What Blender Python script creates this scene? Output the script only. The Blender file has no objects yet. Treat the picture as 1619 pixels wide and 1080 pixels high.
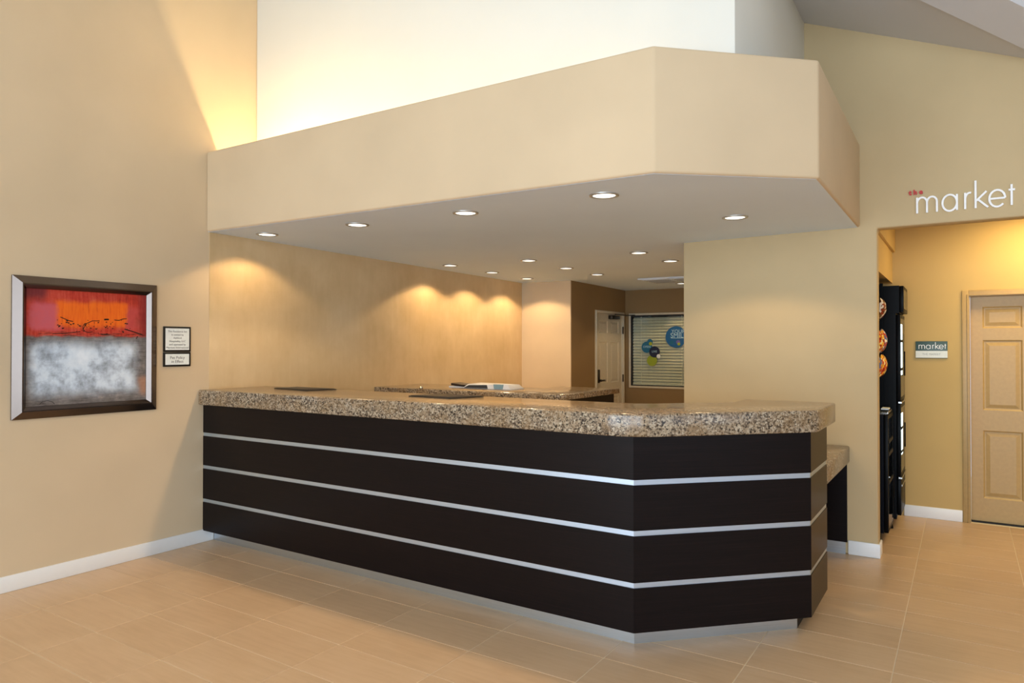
import bpy, bmesh, math, random
from mathutils import Vector
PI = math.pi
random.seed(7)
C = bpy.context.scene.collection
scene = bpy.context.scene

# ------------------------------------------------------------------ camera
cam_d = bpy.data.cameras.new('camera')
cam = bpy.data.objects.new('camera', cam_d); C.objects.link(cam)
cam_d.sensor_width = 36.0
cam_d.lens = 36.0 * 1102.3 / 1619.0
cam_d.shift_y = -2.37 / 1619.0
cam_d.clip_start = 0.05
cam.location = (0, 0, 1.55)
cam.rotation_euler = (PI / 2 + 0.0099, 0, 0.5752)
scene.camera = cam

# ------------------------------------------------------------------ view, world, daylight
scene.view_settings.view_transform = 'Standard'
scene.view_settings.look = 'None'
scene.view_settings.exposure = 0.0
scene.view_settings.gamma = 1.0
scene.view_settings.use_curve_mapping = False
w = bpy.data.worlds.new('sky'); scene.world = w; w.use_nodes = True
w.node_tree.nodes['Background'].inputs[0].default_value = (0.62, 0.78, 1.0, 1)
w.node_tree.nodes['Background'].inputs[1].default_value = 1.6

DAY = (0.75, 0.88, 1.0)
WARM = (1.0, 0.70, 0.38)

def area(name, loc, rot, sx, sy, power, col):
    d = bpy.data.lights.new(name, 'AREA'); d.shape = 'RECTANGLE'; d.size = sx; d.size_y = sy
    d.energy = power; d.color = col
    o = bpy.data.objects.new(name, d); C.objects.link(o); o.location = loc; o.rotation_euler = rot
    return o
# daylight entering through the lobby's glazed front (behind the camera) and its right-hand windows
WIN_FRONT = [(-4.3, -1.6), (-1.2, 1.5), (1.9, 4.6)]
WIN_RIGHT = [(-3.6, -0.9), (-0.3, 2.4)]
for (a, b) in WIN_FRONT:
    area('window_daylight', ((a + b) / 2, -4.85, 1.80), (PI / 2 + 0.15, 0, 0), b - a, 3.5, 205, DAY)
for (a, b) in WIN_RIGHT:
    area('window_daylight', (5.35, (a + b) / 2, 1.75), (PI / 2, 0, PI / 2), b - a, 2.6, 14, DAY)
# warm light fitting of the market alcove, behind the lintel
area('market_ceiling_lamp', (0.75, 6.85, 2.70), (0, 0, 0), 0.9, 0.4, 26, (1.0, 0.74, 0.30))
# uplight tubes lying in the trough behind the bulkhead parapet
DOWN_POWER = 30.0

# ------------------------------------------------------------------ node helpers / materials
def new_mat(name):
    m = bpy.data.materials.new(name); m.use_nodes = True
    return m, m.node_tree.nodes, m.node_tree.links, m.node_tree.nodes['Principled BSDF']

def srgb(r, g, b):
    f = lambda c: (c / 255 / 12.92) if c / 255 <= 0.04045 else ((c / 255 + 0.055) / 1.055) ** 2.4
    return (f(r), f(g), f(b), 1)

class NG:
    def __init__(self, m):
        self.n = m.node_tree.nodes; self.l = m.node_tree.links
    def _set(self, sock, v):
        if isinstance(v, bpy.types.NodeSocket): self.l.new(v, sock)
        elif v is not None: sock.default_value = v
    def coord(self, kind='Object'):
        return self.n.new('ShaderNodeTexCoord').outputs[kind]
    def mapping(self, vec, scale=(1, 1, 1), loc=(0, 0, 0), rot=(0, 0, 0)):
        q = self.n.new('ShaderNodeMapping'); self.l.new(vec, q.inputs['Vector'])
        q.inputs['Scale'].default_value = scale; q.inputs['Rotation'].default_value = rot
        self._set(q.inputs['Location'], loc)
        return q.outputs[0]
    def noise(self, vec, scale, detail=2, rough=0.5, col=False):
        q = self.n.new('ShaderNodeTexNoise'); self.l.new(vec, q.inputs['Vector'])
        q.inputs['Scale'].default_value = scale; q.inputs['Detail'].default_value = detail; q.inputs['Roughness'].default_value = rough
        return q.outputs['Color' if col else 'Fac']
    def voro(self, vec, scale, out='Distance', feature='F1'):
        q = self.n.new('ShaderNodeTexVoronoi'); self.l.new(vec, q.inputs['Vector'])
        q.feature = feature; q.inputs['Scale'].default_value = scale
        return q.outputs[out]
    def ramp(self, fac, stops, interp='LINEAR'):
        q = self.n.new('ShaderNodeValToRGB'); self._set(q.inputs[0], fac)
        q.color_ramp.interpolation = interp
        e = q.color_ramp.elements
        while len(e) < len(stops): e.new(0.5)
        for i, (p, c) in enumerate(stops):
            e[i].position = p; e[i].color = c if len(c) == 4 else (*c, 1)
        return q.outputs[0]
    def mix(self, fac, a, b, mode='MIX'):
        q = self.n.new('ShaderNodeMix'); q.data_type = 'RGBA'; q.blend_type = mode
        self._set(q.inputs[0], fac); self._set(q.inputs[6], a); self._set(q.inputs[7], b)
        return q.outputs[2]
    def math(self, op, a, b=None, c=None):
        q = self.n.new('ShaderNodeMath'); q.operation = op
        self._set(q.inputs[0], a)
        if b is not None: self._set(q.inputs[1], b)
        if c is not None: self._set(q.inputs[2], c)
        return q.outputs[0]
    def step(self, v, lo, hi):
        q = self.n.new('ShaderNodeMapRange'); q.interpolation_type = 'SMOOTHSTEP'
        self._set(q.inputs[0], v); q.inputs[1].default_value = lo; q.inputs[2].default_value = hi
        return q.outputs[0]
    def bump(self, h, strength, dist=0.01):
        q = self.n.new('ShaderNodeBump'); self._set(q.inputs['Height'], h)
        q.inputs['Strength'].default_value = strength; q.inputs['Distance'].default_value = dist
        return q.outputs[0]

def paint(name, col, rough=0.75, mottling=0.03, fine=220, bstr=0.12, spec=0.3):
    m, n, l, p = new_mat(name); g = NG(m); co = g.coord()
    f = g.noise(co, 1.6, 3)
    dark = tuple(c * (1 - mottling * 2) for c in col[:3]) + (1,)
    lite = tuple(min(1, c * (1 + mottling)) for c in col[:3]) + (1,)
    l.new(g.ramp(f, [(0.3, dark), (0.7, lite)]), p.inputs['Base Color'])
    p.inputs['Roughness'].default_value = rough
    p.inputs['Specular IOR Level'].default_value = spec
    l.new(g.bump(g.noise(co, fine, 2), bstr, 0.002), p.inputs['Normal'])
    return m

def plain(name, col, rough=0.5, metal=0.0, spec=0.5, emit=None, estr=0.0, grain=0.04):
    m, n, l, p = new_mat(name); g = NG(m); co = g.coord()
    f = g.noise(co, 35, 2)
    l.new(g.ramp(f, [(0.3, tuple(c * (1 - grain) for c in col[:3]) + (1,)), (0.7, tuple(min(1, c * (1 + grain)) for c in col[:3]) + (1,))]), p.inputs['Base Color'])
    p.inputs['Roughness'].default_value = rough; p.inputs['Metallic'].default_value = metal
    p.inputs['Specular IOR Level'].default_value = spec
    if emit:
        p.inputs['Emission Color'].default_value = (*emit, 1); p.inputs['Emission Strength'].default_value = estr
    return m

M = {}
TAN = srgb(211, 189, 156)
M['tan'] = paint('tan wall paint', TAN)
M['khaki'] = paint('khaki wall paint', srgb(200, 178, 138))
M['white_wall'] = paint('white wall paint', srgb(226, 225, 216), 0.8, 0.01)
M['ceiling'] = paint('ceiling paint', srgb(206, 206, 208), 0.85, 0.01)
M['soffit'] = paint('soffit paint with daylight tint', srgb(222, 237, 255), 0.8, 0.012)  # blue cast of cool daylight is mixed into the paint colour
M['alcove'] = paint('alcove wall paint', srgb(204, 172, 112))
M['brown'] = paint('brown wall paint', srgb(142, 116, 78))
M['base'] = plain('white skirting gloss', srgb(244, 245, 244), 0.4, grain=0.005)
M['trim_tan'] = plain('tan door gloss', srgb(182, 150, 96), 0.42)
M['door_cream'] = plain('cream door gloss', srgb(206, 196, 172), 0.4)

def faux():
    m, n, l, p = new_mat('mottled plaster finish'); g = NG(m); co = g.coord()
    a = g.noise(co, 1.1, 5, 0.6); b = g.noise(g.mapping(co, (1, 6, 1.2)), 3.0, 4, 0.6)
    f = g.math('MULTIPLY_ADD', b, 0.16, g.math('MULTIPLY', a, 0.86))
    l.new(g.ramp(f, [(0.36, srgb(196, 168, 124)), (0.52, srgb(210, 183, 140)), (0.70, srgb(222, 198, 158))]), p.inputs['Base Color'])
    p.inputs['Roughness'].default_value = 0.55
    l.new(g.bump(g.noise(co, 60, 3), 0.15, 0.002), p.inputs['Normal'])
    return m
M['faux'] = faux()

def granite(name, scale=1.0, gl=0.17, tint=1.0):
    m, n, l, p = new_mat(name); g = NG(m); co = g.coord()
    v1 = g.voro(co, 95 * scale, 'Color'); s1 = g.n.new('ShaderNodeSeparateColor'); l.new(v1, s1.inputs[0])
    n1 = g.noise(co, 60 * scale, 3, 0.6)
    f = g.math('MULTIPLY_ADD', s1.outputs[0], 0.55, g.math('MULTIPLY', n1, 0.62))
    base = g.ramp(f, [(0.22, srgb(34, 29, 26)), (0.36, srgb(82, 70, 58)), (0.48, srgb(128, 111, 92)), (0.66, srgb(158, 140, 116)), (0.88, srgb(190, 176, 154))])
    big = g.noise(co, 7, 3)
    warm = g.mix(g.step(big, 0.42, 0.62), base, g.mix(0.5, base, srgb(140, 112, 78), 'MIX'))
    sp = g.step(g.noise(co, 120 * scale, 1), 0.615, 0.655)
    col = g.mix(sp, warm, srgb(26, 22, 20))
    l.new(col, p.inputs['Base Color'])
    p.inputs['Roughness'].default_value = gl
    p.inputs['Specular IOR Level'].default_value = 0.4
    return m
M['granite'] = granite('polished speckled granite', 1.12)

def laminate():
    m, n, l, p = new_mat('espresso wood laminate'); g = NG(m); co = g.coord()
    a = g.noise(g.mapping(co, (2.5, 2.5, 130)), 1.0, 4, 0.6)
    l.new(g.ramp(a, [(0.3, srgb(12, 8, 9)), (0.6, srgb(20, 13, 14)), (0.8, srgb(29, 20, 19))]), p.inputs['Base Color'])
    p.inputs['Roughness'].default_value = 0.33
    p.inputs['Specular IOR Level'].default_value = 0.16
    l.new(g.bump(a, 0.08, 0.002), p.inputs['Normal'])
    return m
M['laminate'] = laminate()

def brushed(name, col, rough, sc=(3, 3, 300)):
    m, n, l, p = new_mat(name); g = NG(m); co = g.coord()
    a = g.noise(g.mapping(co, sc), 1.0, 3)
    l.new(g.ramp(a, [(0.3, tuple(c * 0.9 for c in col[:3]) + (1,)), (0.7, col)]), p.inputs['Base Color'])
    p.inputs['Metallic'].default_value = 1.0; p.inputs['Roughness'].default_value = rough
    return m
M['alu'] = brushed('brushed aluminium', srgb(204, 222, 242), 0.42)
M['kick'] = brushed('brushed steel kick plate', srgb(206, 216, 226), 0.34)
M['chrome'] = plain('satin chrome', srgb(190, 190, 188), 0.25, 1.0)
M['dark_metal'] = plain('dark bronze metal', srgb(72, 62, 52), 0.35, 1.0)

def tile():
    m, n, l, p = new_mat('tan porcelain tile'); g = NG(m); co = g.coord()
    rnd = g.n.new('ShaderNodeObjectInfo').outputs['Random']
    off = g.n.new('ShaderNodeCombineXYZ'); l.new(g.math('MULTIPLY', rnd, 37.0), off.inputs[0]); l.new(g.math('MULTIPLY', rnd, 11.0), off.inputs[1])
    mp = g.mapping(co, (1, 1, 1), off.outputs[0])
    a = g.noise(g.mapping(mp, (1.5, 14, 1)), 2.2, 4, 0.6); b = g.noise(mp, 3.0, 3)
    f = g.math('MULTIPLY_ADD', a, 0.5, g.math('MULTIPLY_ADD', b, 0.35, g.math('MULTIPLY', rnd, 0.12)))
    l.new(g.ramp(f, [(0.28, srgb(197, 163, 125)), (0.50, srgb(208, 175, 137)), (0.74, srgb(216, 185, 149))]), p.inputs['Base Color'])
    p.inputs['Roughness'].default_value = 0.33; p.inputs['Specular IOR Level'].default_value = 0.45
    l.new(g.bump(a, 0.05, 0.002), p.inputs['Normal'])
    return m
M['tile'] = tile()
M['grout'] = paint('pale grout', srgb(236, 222, 196), 0.9, 0.03)
M['black'] = plain('black satin coating', srgb(7, 8, 10), 0.35, spec=0.08)
M['black_matt'] = plain('black matt lining', srgb(12, 12, 13), 0.7)
M['navy'] = plain('dark navy coating', srgb(6, 10, 20), 0.32, spec=0.1)
M['leather'] = plain('black leatherette', srgb(34, 30, 27), 0.45)
M['white_plastic'] = plain('white plastic', srgb(228, 228, 230), 0.35)
M['grey_plastic'] = plain('dark grey plastic', srgb(46, 50, 56), 0.4)
M['panel_blue'] = plain('pale blue control panel', srgb(128, 158, 170), 0.3)
M['brown_plastic'] = plain('dark brown plastic', srgb(38, 22, 18), 0.5)
M['letter_white'] = plain('white acrylic lettering', srgb(250, 250, 250), 0.4)
M['letter_red'] = plain('red acrylic lettering', srgb(196, 40, 34), 0.4)
M['sign_green'] = plain('slate green sign face', srgb(62, 88, 88), 0.4)
M['sign_white'] = plain('white sign face', srgb(232, 236, 232), 0.45)
M['ink'] = plain('grey print', srgb(96, 98, 98), 0.6)
M['ink_pale'] = plain('pale grey print', srgb(150, 160, 158), 0.6)
M['slat'] = plain('cream blind slat', srgb(232, 226, 200), 0.5)
M['decal_blue'] = plain('blue vinyl', srgb(8, 88, 140), 0.4)
M['decal_teal'] = plain('teal vinyl', srgb(12, 96, 128), 0.4)
M['decal_navy'] = plain('navy vinyl', srgb(12, 20, 52), 0.4)
M['decal_green'] = plain('lime vinyl', srgb(150, 164, 28), 0.4)
M['decal_print'] = plain('pale blue print', srgb(170, 206, 222), 0.5)
M['decal_purple'] = plain('violet print', srgb(110, 96, 160), 0.5)
M['frame'] = plain('dark bronze frame lacquer', srgb(100, 90, 84), 0.2, 0.95, grain=0.02)
M['frame_edge'] = plain('black frame edge', srgb(14, 12, 12), 0.35)
M['window_dark'] = plain('dark room behind blinds', srgb(34, 30, 22), 0.9)
M['lens'] = plain('lit downlight lens', (0.9, 0.85, 0.75), 0.4, emit=(1.0, 0.93, 0.80), estr=2.2)
M['lens_trim'] = plain('downlight trim', srgb(176, 176, 172), 0.35, 0.6)
M['tube'] = plain('lit fluorescent tube', (0.9, 0.85, 0.7), 0.4, emit=(1.0, 0.80, 0.50), estr=6.0)
M['door_reflection'] = plain('glowing window reflection', (0.9, 1.0, 0.95), 0.4, emit=(0.78, 1.0, 0.93), estr=2.6)  # emission imitates a window reflection on the cooler doors, not a lamp

def glass(name, rough=0.02, tint=(1, 1, 1), trans=0.82):
    m, n, l, p = new_mat(name)
    p.inputs['Base Color'].default_value = (*tint, 1); p.inputs['Roughness'].default_value = rough
    tr = n.new('ShaderNodeBsdfTransparent'); gl = n.new('ShaderNodeBsdfGlossy'); gl.inputs['Roughness'].default_value = rough
    tr.inputs[0].default_value = (*tint, 1)
    lw = n.new('ShaderNodeLayerWeight'); lw.inputs[0].default_value = 0.5
    g = NG(m); fr = g.math('MULTIPLY_ADD', g.math('POWER', lw.outputs['Facing'], 5.0), 0.9, 0.04)
    mx = n.new('ShaderNodeMixShader'); l.new(fr, mx.inputs[0]); l.new(tr.outputs[0], mx.inputs[1]); l.new(gl.outputs[0], mx.inputs[2])
    l.new(mx.outputs[0], n['Material Output'].inputs[0])
    return m
M['glass'] = glass('clear glass', 0.02, (0.95, 0.97, 0.95))
M['glass_cooler'] = glass('cooler door glass', 0.04, (0.6, 0.64, 0.62))

def snack(name, cols, seed):
    m, n, l, p = new_mat(name); g = NG(m); co = g.mapping(g.coord(), (1, 1, 1), (seed, seed * 2.3, 0))
    v = g.voro(co, 48, 'Color'); s = g.n.new('ShaderNodeSeparateColor'); l.new(v, s.inputs[0])
    k = len(cols)
    l.new(g.ramp(s.outputs[0], [((i + 0.001) / k, c) for i, c in enumerate(cols)], 'CONSTANT'), p.inputs['Base Color'])
    p.inputs['Roughness'].default_value = 0.25
    return m
SN = [[srgb(200, 70, 20), srgb(236, 170, 40), srgb(150, 24, 16), srgb(240, 220, 150)],
      [srgb(214, 150, 40), srgb(230, 226, 214), srgb(180, 50, 20), srgb(60, 90, 150)],
      [srgb(120, 40, 24), srgb(60, 26, 18), srgb(210, 200, 190), srgb(90, 60, 40)]]

def painting():
    m, n, l, p = new_mat('abstract painting'); g = NG(m)
    co = g.coord('Generated'); sx = g.n.new('ShaderNodeSeparateXYZ'); l.new(co, sx.inputs[0])
    wob = g.noise(g.mapping(co, (1, 1, 1)), 5, 4, 0.6)
    wo = g.math('MULTIPLY', g.math('SUBTRACT', wob, 0.5), 0.16)
    u = g.math('ADD', sx.outputs[1], wo); v = g.math('ADD', sx.outputs[2], g.math('MULTIPLY', wo, 0.5))
    box = lambda a, b, c, d, e: g.math('MULTIPLY', g.math('MULTIPLY', g.step(u, a - e, a + e), g.math('SUBTRACT', 1.0, g.step(u, b - e, b + e))),
                                       g.math('MULTIPLY', g.step(v, c - e, c + e), g.math('SUBTRACT', 1.0, g.step(v, d - e, d + e))))
    streak = g.noise(g.mapping(co, (1, 60, 5)), 1.0, 4, 0.65)
    streakh = g.noise(g.mapping(co, (1, 7, 60)), 1.0, 4, 0.65)
    mott = g.noise(co, 5.5, 6, 0.62); mott2 = g.noise(g.mapping(co, (1, 1, 1), (3, 5, 1)), 9, 5, 0.7)
    # red field
    red = g.ramp(g.math('MULTIPLY_ADD', streak, 0.5, g.math('MULTIPLY', mott2, 0.5)), [(0.28, srgb(104, 24, 22)), (0.46, srgb(188, 46, 28)), (0.72, srgb(216, 96, 74))])
    pink = g.mix(mott2, srgb(214, 84, 84), srgb(190, 92, 108))
    orange = g.ramp(g.math('MULTIPLY_ADD', streak, 0.8, g.math('MULTIPLY', mott2, 0.2)), [(0.30, srgb(176, 56, 8)), (0.42, srgb(238, 98, 8)), (0.70, srgb(248, 120, 14))])
    top = g.mix(box(0.03, 0.27, 0.655, 0.88, 0.03), red, pink)
    top = g.mix(g.math('MULTIPLY', box(0.80, 0.93, 0.66, 0.88, 0.04), 0.55), top, srgb(200, 80, 80))
    top = g.mix(box(0.23, 0.82, 0.685, 0.91, 0.03), top, orange)
    top = g.mix(g.math('MULTIPLY', box(-0.1, 0.14, 0.90, 1.1, 0.05), 0.8), top, srgb(92, 28, 40))
    top = g.mix(g.math('MULTIPLY', box(0.93, 1.2, 0.6, 1.1, 0.04), 0.6), top, srgb(110, 30, 36))
    # pale field
    pale = g.ramp(g.math('MULTIPLY_ADD', mott, 0.92, g.math('MULTIPLY_ADD', streak, 0.05, g.math('MULTIPLY', streakh, 0.05))), [(0.34, srgb(128, 134, 142)), (0.45, srgb(176, 188, 202)), (0.54, srgb(212, 224, 236)), (0.70, srgb(232, 240, 248))])
    edge = g.ramp(g.math('MULTIPLY_ADD', mott2, 0.6, g.math('MULTIPLY', streakh, 0.4)), [(0.35, srgb(66, 58, 54)), (0.55, srgb(124, 116, 112)), (0.75, srgb(176, 160, 148))])
    inner = box(0.03, 0.90, 0.09, 0.53, 0.07)
    bot = g.mix(inner, edge, pale)
    bot = g.mix(g.math('MULTIPLY', box(0.93, 1.1, 0.05, 0.22, 0.04), 0.6), bot, srgb(198, 140, 104))
    col = g.mix(g.step(v, 0.585, 0.615), bot, top)
    seam = g.math('MULTIPLY', box(0.1, 1.0, 0.60, 0.635, 0.012), g.step(streakh, 0.45, 0.6))
    col = g.mix(seam, col, srgb(64, 26, 18))
    l.new(col, p.inputs['Base Color']); p.inputs['Roughness'].default_value = 0.5
    l.new(g.bump(streak, 0.1, 0.002), p.inputs['Normal'])
    return m
M['painting'] = painting()

# ------------------------------------------------------------------ mesh helpers
LOC = {}
class MB:
    def __init__(s): s.v = []; s.f = []
    def add(s, vs, fs):
        k = len(s.v); s.v += [tuple(q) for q in vs]; s.f += [tuple(i + k for i in f) for f in fs]; return s
    def box(s, x0, x1, y0, y1, z0, z1):
        return s.add([(x0, y0, z0), (x1, y0, z0), (x1, y1, z0), (x0, y1, z0), (x0, y0, z1), (x1, y0, z1), (x1, y1, z1), (x0, y1, z1)],
                     [(0, 3, 2, 1), (4, 5, 6, 7), (0, 1, 5, 4), (1, 2, 6, 5), (2, 3, 7, 6), (3, 0, 4, 7)])
    def prism(s, poly, z0, z1):
        """poly counter-clockwise in plan; z0/z1 numbers or functions of (x, y)"""
        a = z0 if callable(z0) else (lambda x, y: z0); b = z1 if callable(z1) else (lambda x, y: z1)
        n = len(poly)
        vs = [(x, y, a(x, y)) for x, y in poly] + [(x, y, b(x, y)) for x, y in poly]
        return s.add(vs, [tuple(reversed(range(n))), tuple(range(n, 2 * n))] + [(i, (i + 1) % n, n + (i + 1) % n, n + i) for i in range(n)])
    def lathe(s, c, prof, seg=24, axis='z', cap=True):
        """prof = [(r, h)...] revolved about an axis through c"""
        vs = []; fs = []
        for r, h in prof:
            for k in range(seg):
                a = 2 * PI * k / seg; p, q = r * math.cos(a), r * math.sin(a)
                vs.append({'z': (c[0] + p, c[1] + q, c[2] + h), 'x': (c[0] + h, c[1] + p, c[2] + q), 'y': (c[0] + q, c[1] + h, c[2] + p)}[axis])
        for j in range(len(prof) - 1):
            for k in range(seg):
                fs.append((j * seg + k, j * seg + (k + 1) % seg, (j + 1) * seg + (k + 1) % seg, (j + 1) * seg + k))
        if cap:
            fs.append(tuple(reversed(range(seg)))); fs.append(tuple(range((len(prof) - 1) * seg, len(prof) * seg)))
        return s.add(vs, fs)
    def ribbon(s, pts, wd, to3, t):
        """stroke of width wd along 2-D pts, turned into 3-D by to3(u, v, h); depth t"""
        n = len(pts); closed = n > 3 and (Vector(pts[0]) - Vector(pts[-1])).length < 1e-6
        if closed: pts = pts[:-1]; n -= 1
        L, R = [], []
        for i in range(n):
            a = Vector(pts[i - 1]) if (i > 0 or closed) else None
            b = Vector(pts[i]); c = Vector(pts[(i + 1) % n]) if (i < n - 1 or closed) else None
            d = ((b - a).normalized() if a is not None else Vector((0, 0))) + ((c - b).normalized() if c is not None else Vector((0, 0)))
            d.normalize(); nn = Vector((-d.y, d.x)) * wd / 2
            L.append(b + nn); R.append(b - nn)
        vs = [to3(p.x, p.y, 0) for p in L] + [to3(p.x, p.y, 0) for p in R] + [to3(p.x, p.y, t) for p in L] + [to3(p.x, p.y, t) for p in R]
        fs = []
        m = n if closed else n - 1
        for i in range(m):
            j = (i + 1) % n
            fs += [(i, j, n + j, n + i), (2 * n + i, 3 * n + i, 3 * n + j, 2 * n + j), (i, 2 * n + i, 2 * n + j, j), (n + i, n + j, 3 * n + j, 3 * n + i)]
        if not closed:
            fs += [(0, n, 3 * n, 2 * n), (n - 1, 3 * n - 1, 4 * n - 1, 2 * n - 1)]
        return s.add(vs, fs)
    def build(s, name, mat, parent=None, bevel=0, seg=2, smooth=False, recalc=True):
        loc = (0, 0, 0)
        if parent is not None: loc = LOC.get(parent.name, (0, 0, 0))
        me = bpy.data.meshes.new(name)
        me.from_pydata([(x - loc[0], y - loc[1], z - loc[2]) for x, y, z in s.v], [], s.f)
        bm = bmesh.new(); bm.from_mesh(me)
        if recalc: bmesh.ops.recalc_face_normals(bm, faces=bm.faces)
        if bevel:
            ed = [e for e in bm.edges if len(e.link_faces) == 2 and e.calc_face_angle(0) > 0.5]
            bmesh.ops.bevel(bm, geom=ed, offset=bevel, segments=seg, profile=0.5, affect='EDGES', clamp_overlap=True)
        bm.to_mesh(me); bm.free()
        if smooth or bevel:
            for q in me.polygons: q.use_smooth = True
            if bevel or smooth: me.set_sharp_from_angle(angle=math.radians(40))
        me.materials.append(M[mat] if isinstance(mat, str) else mat)
        o = bpy.data.objects.new(name, me); C.objects.link(o)
        if parent is not None:
            o.parent = parent; LOC[o.name] = loc
        return o

def B(): return MB()
def tag(o, label, cat, group=None):
    o['label'] = label; o['category'] = cat
    if group: o['group'] = group
    return o
def thing(name, label, cat, loc, group=None):
    o = bpy.data.objects.new(name, None); C.objects.link(o); o.empty_display_size = 0.1
    o.location = loc; LOC[o.name] = tuple(loc)
    return tag(o, label, cat, group)
def struct(o, label=None):
    o['kind'] = 'structure'
    if label: o['label'] = label
    return o
def text_mesh(name, body, size, mat, parent, origin, right, up, depth=0.001, align='CENTER', offset=0.0):
    cu = bpy.data.curves.new(name, 'FONT'); cu.body = body; cu.size = size; cu.align_x = align; cu.align_y = 'CENTER'
    cu.extrude = depth / 2; cu.resolution_u = 3; cu.offset = offset
    t = bpy.data.objects.new(name, cu); C.objects.link(t)
    bpy.context.view_layer.update()
    me = bpy.data.meshes.new_from_object(t.evaluated_get(bpy.context.evaluated_depsgraph_get()))
    bpy.data.objects.remove(t); bpy.data.curves.remove(cu)
    R, U = Vector(right), Vector(up); N = R.cross(U); O = Vector(origin)
    loc = Vector(LOC.get(parent.name, (0, 0, 0))) if parent else Vector((0, 0, 0))
    for v in me.vertices: v.co = O + R * v.co.x + U * v.co.y + N * v.co.z - loc
    me.materials.clear(); me.materials.append(M[mat])
    o = bpy.data.objects.new(name, me); C.objects.link(o)
    if parent: o.parent = parent
    return o
def offset_line(pts, d):
    """open polyline moved d to its left with mitred corners"""
    out = []
    n = len(pts)
    nor = []
    for i in range(n - 1):
        t = (Vector(pts[i + 1]) - Vector(pts[i])).normalized(); nor.append(Vector((-t.y, t.x)))
    for i in range(n):
        if i == 0: q = Vector(pts[0]) + nor[0] * d
        elif i == n - 1: q = Vector(pts[-1]) + nor[-1] * d
        else:
            a, b = nor[i - 1], nor[i]; q = Vector(pts[i]) + (a + b) * (d / (1 + a.dot(b)))
        out.append((q.x, q.y))
    return out

# ------------------------------------------------------------------ dimensions of the place
XL = -5.086            # face of the left wall
YM = 5.762             # face of the market wall
YK = 7.362             # back wall of the market alcove
YE, XF, YG = 8.087, -4.3265, 9.844
XI = -2.0              # left end of the market wall
XO = -0.535            # left jamb of the market opening
ZO = 2.425
YW = 3.81              # white upper wall
XR = -1.03
P1 = lambda x: 4.086 - 0.4257 * (x + 1.073)          # vault plane falling towards +x
P2 = lambda y: 3.707 - 0.4257 * (y - 5.023)          # vault plane falling towards +y
ZC = lambda x, y: 2.4745 - 0.00402 * x - 0.00857 * y
YB0, XB1 = -5.0, 5.5   # front glazing and right-hand wall of the lobby
ZTOP = 6.6

# ------------------------------------------------------------------ structure
floor = struct(B().box(XL - 0.1, XB1 + 0.1, YB0 - 0.1, 10.0, -0.10, -0.0025).build('floor', 'grout'), 'tan porcelain tiled lobby floor')

TX, TY, X0T, Y0T = 0.6117, 0.3035, -0.293, 3.175
GAP = 0.0036
body_line = [(XL + 0.006, 3.3207), (-1.4147, 3.3207), (-0.6965, 4.0389), (-0.6965, 4.5597)]
def pj(X, Y, Z=0):
    s, c = math.sin(0.5752), math.cos(0.5752)
    d = -X * s + Y * c; r = X * c + Y * s
    return (809.5 + 1102.3 * r / d, 537.6 - 1102.3 * (Z - 1.55) / d) if d > 0.3 else None
def in_view(x0, x1, y0, y1):
    for x in (x0, x1):
        for y in (y0, y1):
            q = pj(x, y)
            if q and -80 < q[0] < 1700 and 500 < q[1] < 1150: return True
    return False
def hidden(x0, x1, y0, y1):
    if y0 > 3.46 and x1 < -1.50: return True            # behind the desk front
    if y0 > 4.25 and x1 < -0.80: return True
    if y0 > YM and x1 < -0.56: return True
    if y0 > YM - 0.05 and x0 > 2.4: return True
    return False
full_tile = None
rest = B()
def tile_geo(b, x0, x1, y0, y1):
    c = 0.0016
    b.add([(x0, y0, -0.009), (x1, y0, -0.009), (x1, y1, -0.009), (x0, y1, -0.009),
           (x0, y0, -c), (x1, y0, -c), (x1, y1, -c), (x0, y1, -c),
           (x0 + c, y0 + c, 0), (x1 - c, y0 + c, 0), (x1 - c, y1 - c, 0), (x0 + c, y1 - c, 0)],
          [(0, 1, 5, 4), (1, 2, 6, 5), (2, 3, 7, 6), (3, 0, 4, 7), (4, 5, 9, 8), (5, 6, 10, 9), (6, 7, 11, 10), (7, 4, 8, 11), (8, 9, 10, 11)])
ntile = 0
for i in range(-9, 11):
    for j in range(-28, 15):
        xa, xb = X0T + i * TX + GAP / 2, X0T + (i + 1) * TX - GAP / 2
        ya, yb = Y0T + j * TY + GAP / 2, Y0T + (j + 1) * TY - GAP / 2
        x0, x1, y0, y1 = max(xa, XL), min(xb, XB1), max(ya, YB0), min(yb, YK)
        if x1 - x0 < 0.01 or y1 - y0 < 0.01: continue
        if hidden(x0, x1, y0, y1): continue
        if in_view(x0, x1, y0, y1):
            whole = (x0 == xa and x1 == xb and y0 == ya and y1 == yb)
            if whole:
                if full_tile is None:
                    b = B(); tile_geo(b, 0, xb - xa, 0, yb - ya)
                    o = b.build('tile', 'tile', floor, recalc=False); full_tile = o
                else:
                    o = full_tile.copy(); C.objects.link(o); o.parent = floor
                o.location = (x0, y0, 0)
            else:
                b = B(); tile_geo(b, 0, x1 - x0, 0, y1 - y0)
                o = b.build('tile', 'tile', floor, recalc=False); o.location = (x0, y0, 0)
            ntile += 1
        else:
            tile_geo(rest, x0, x1, y0, y1)
o = rest.build('tile_field', 'tile', floor, recalc=False); o['kind'] = 'stuff'
print('tiles in view', ntile)

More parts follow.
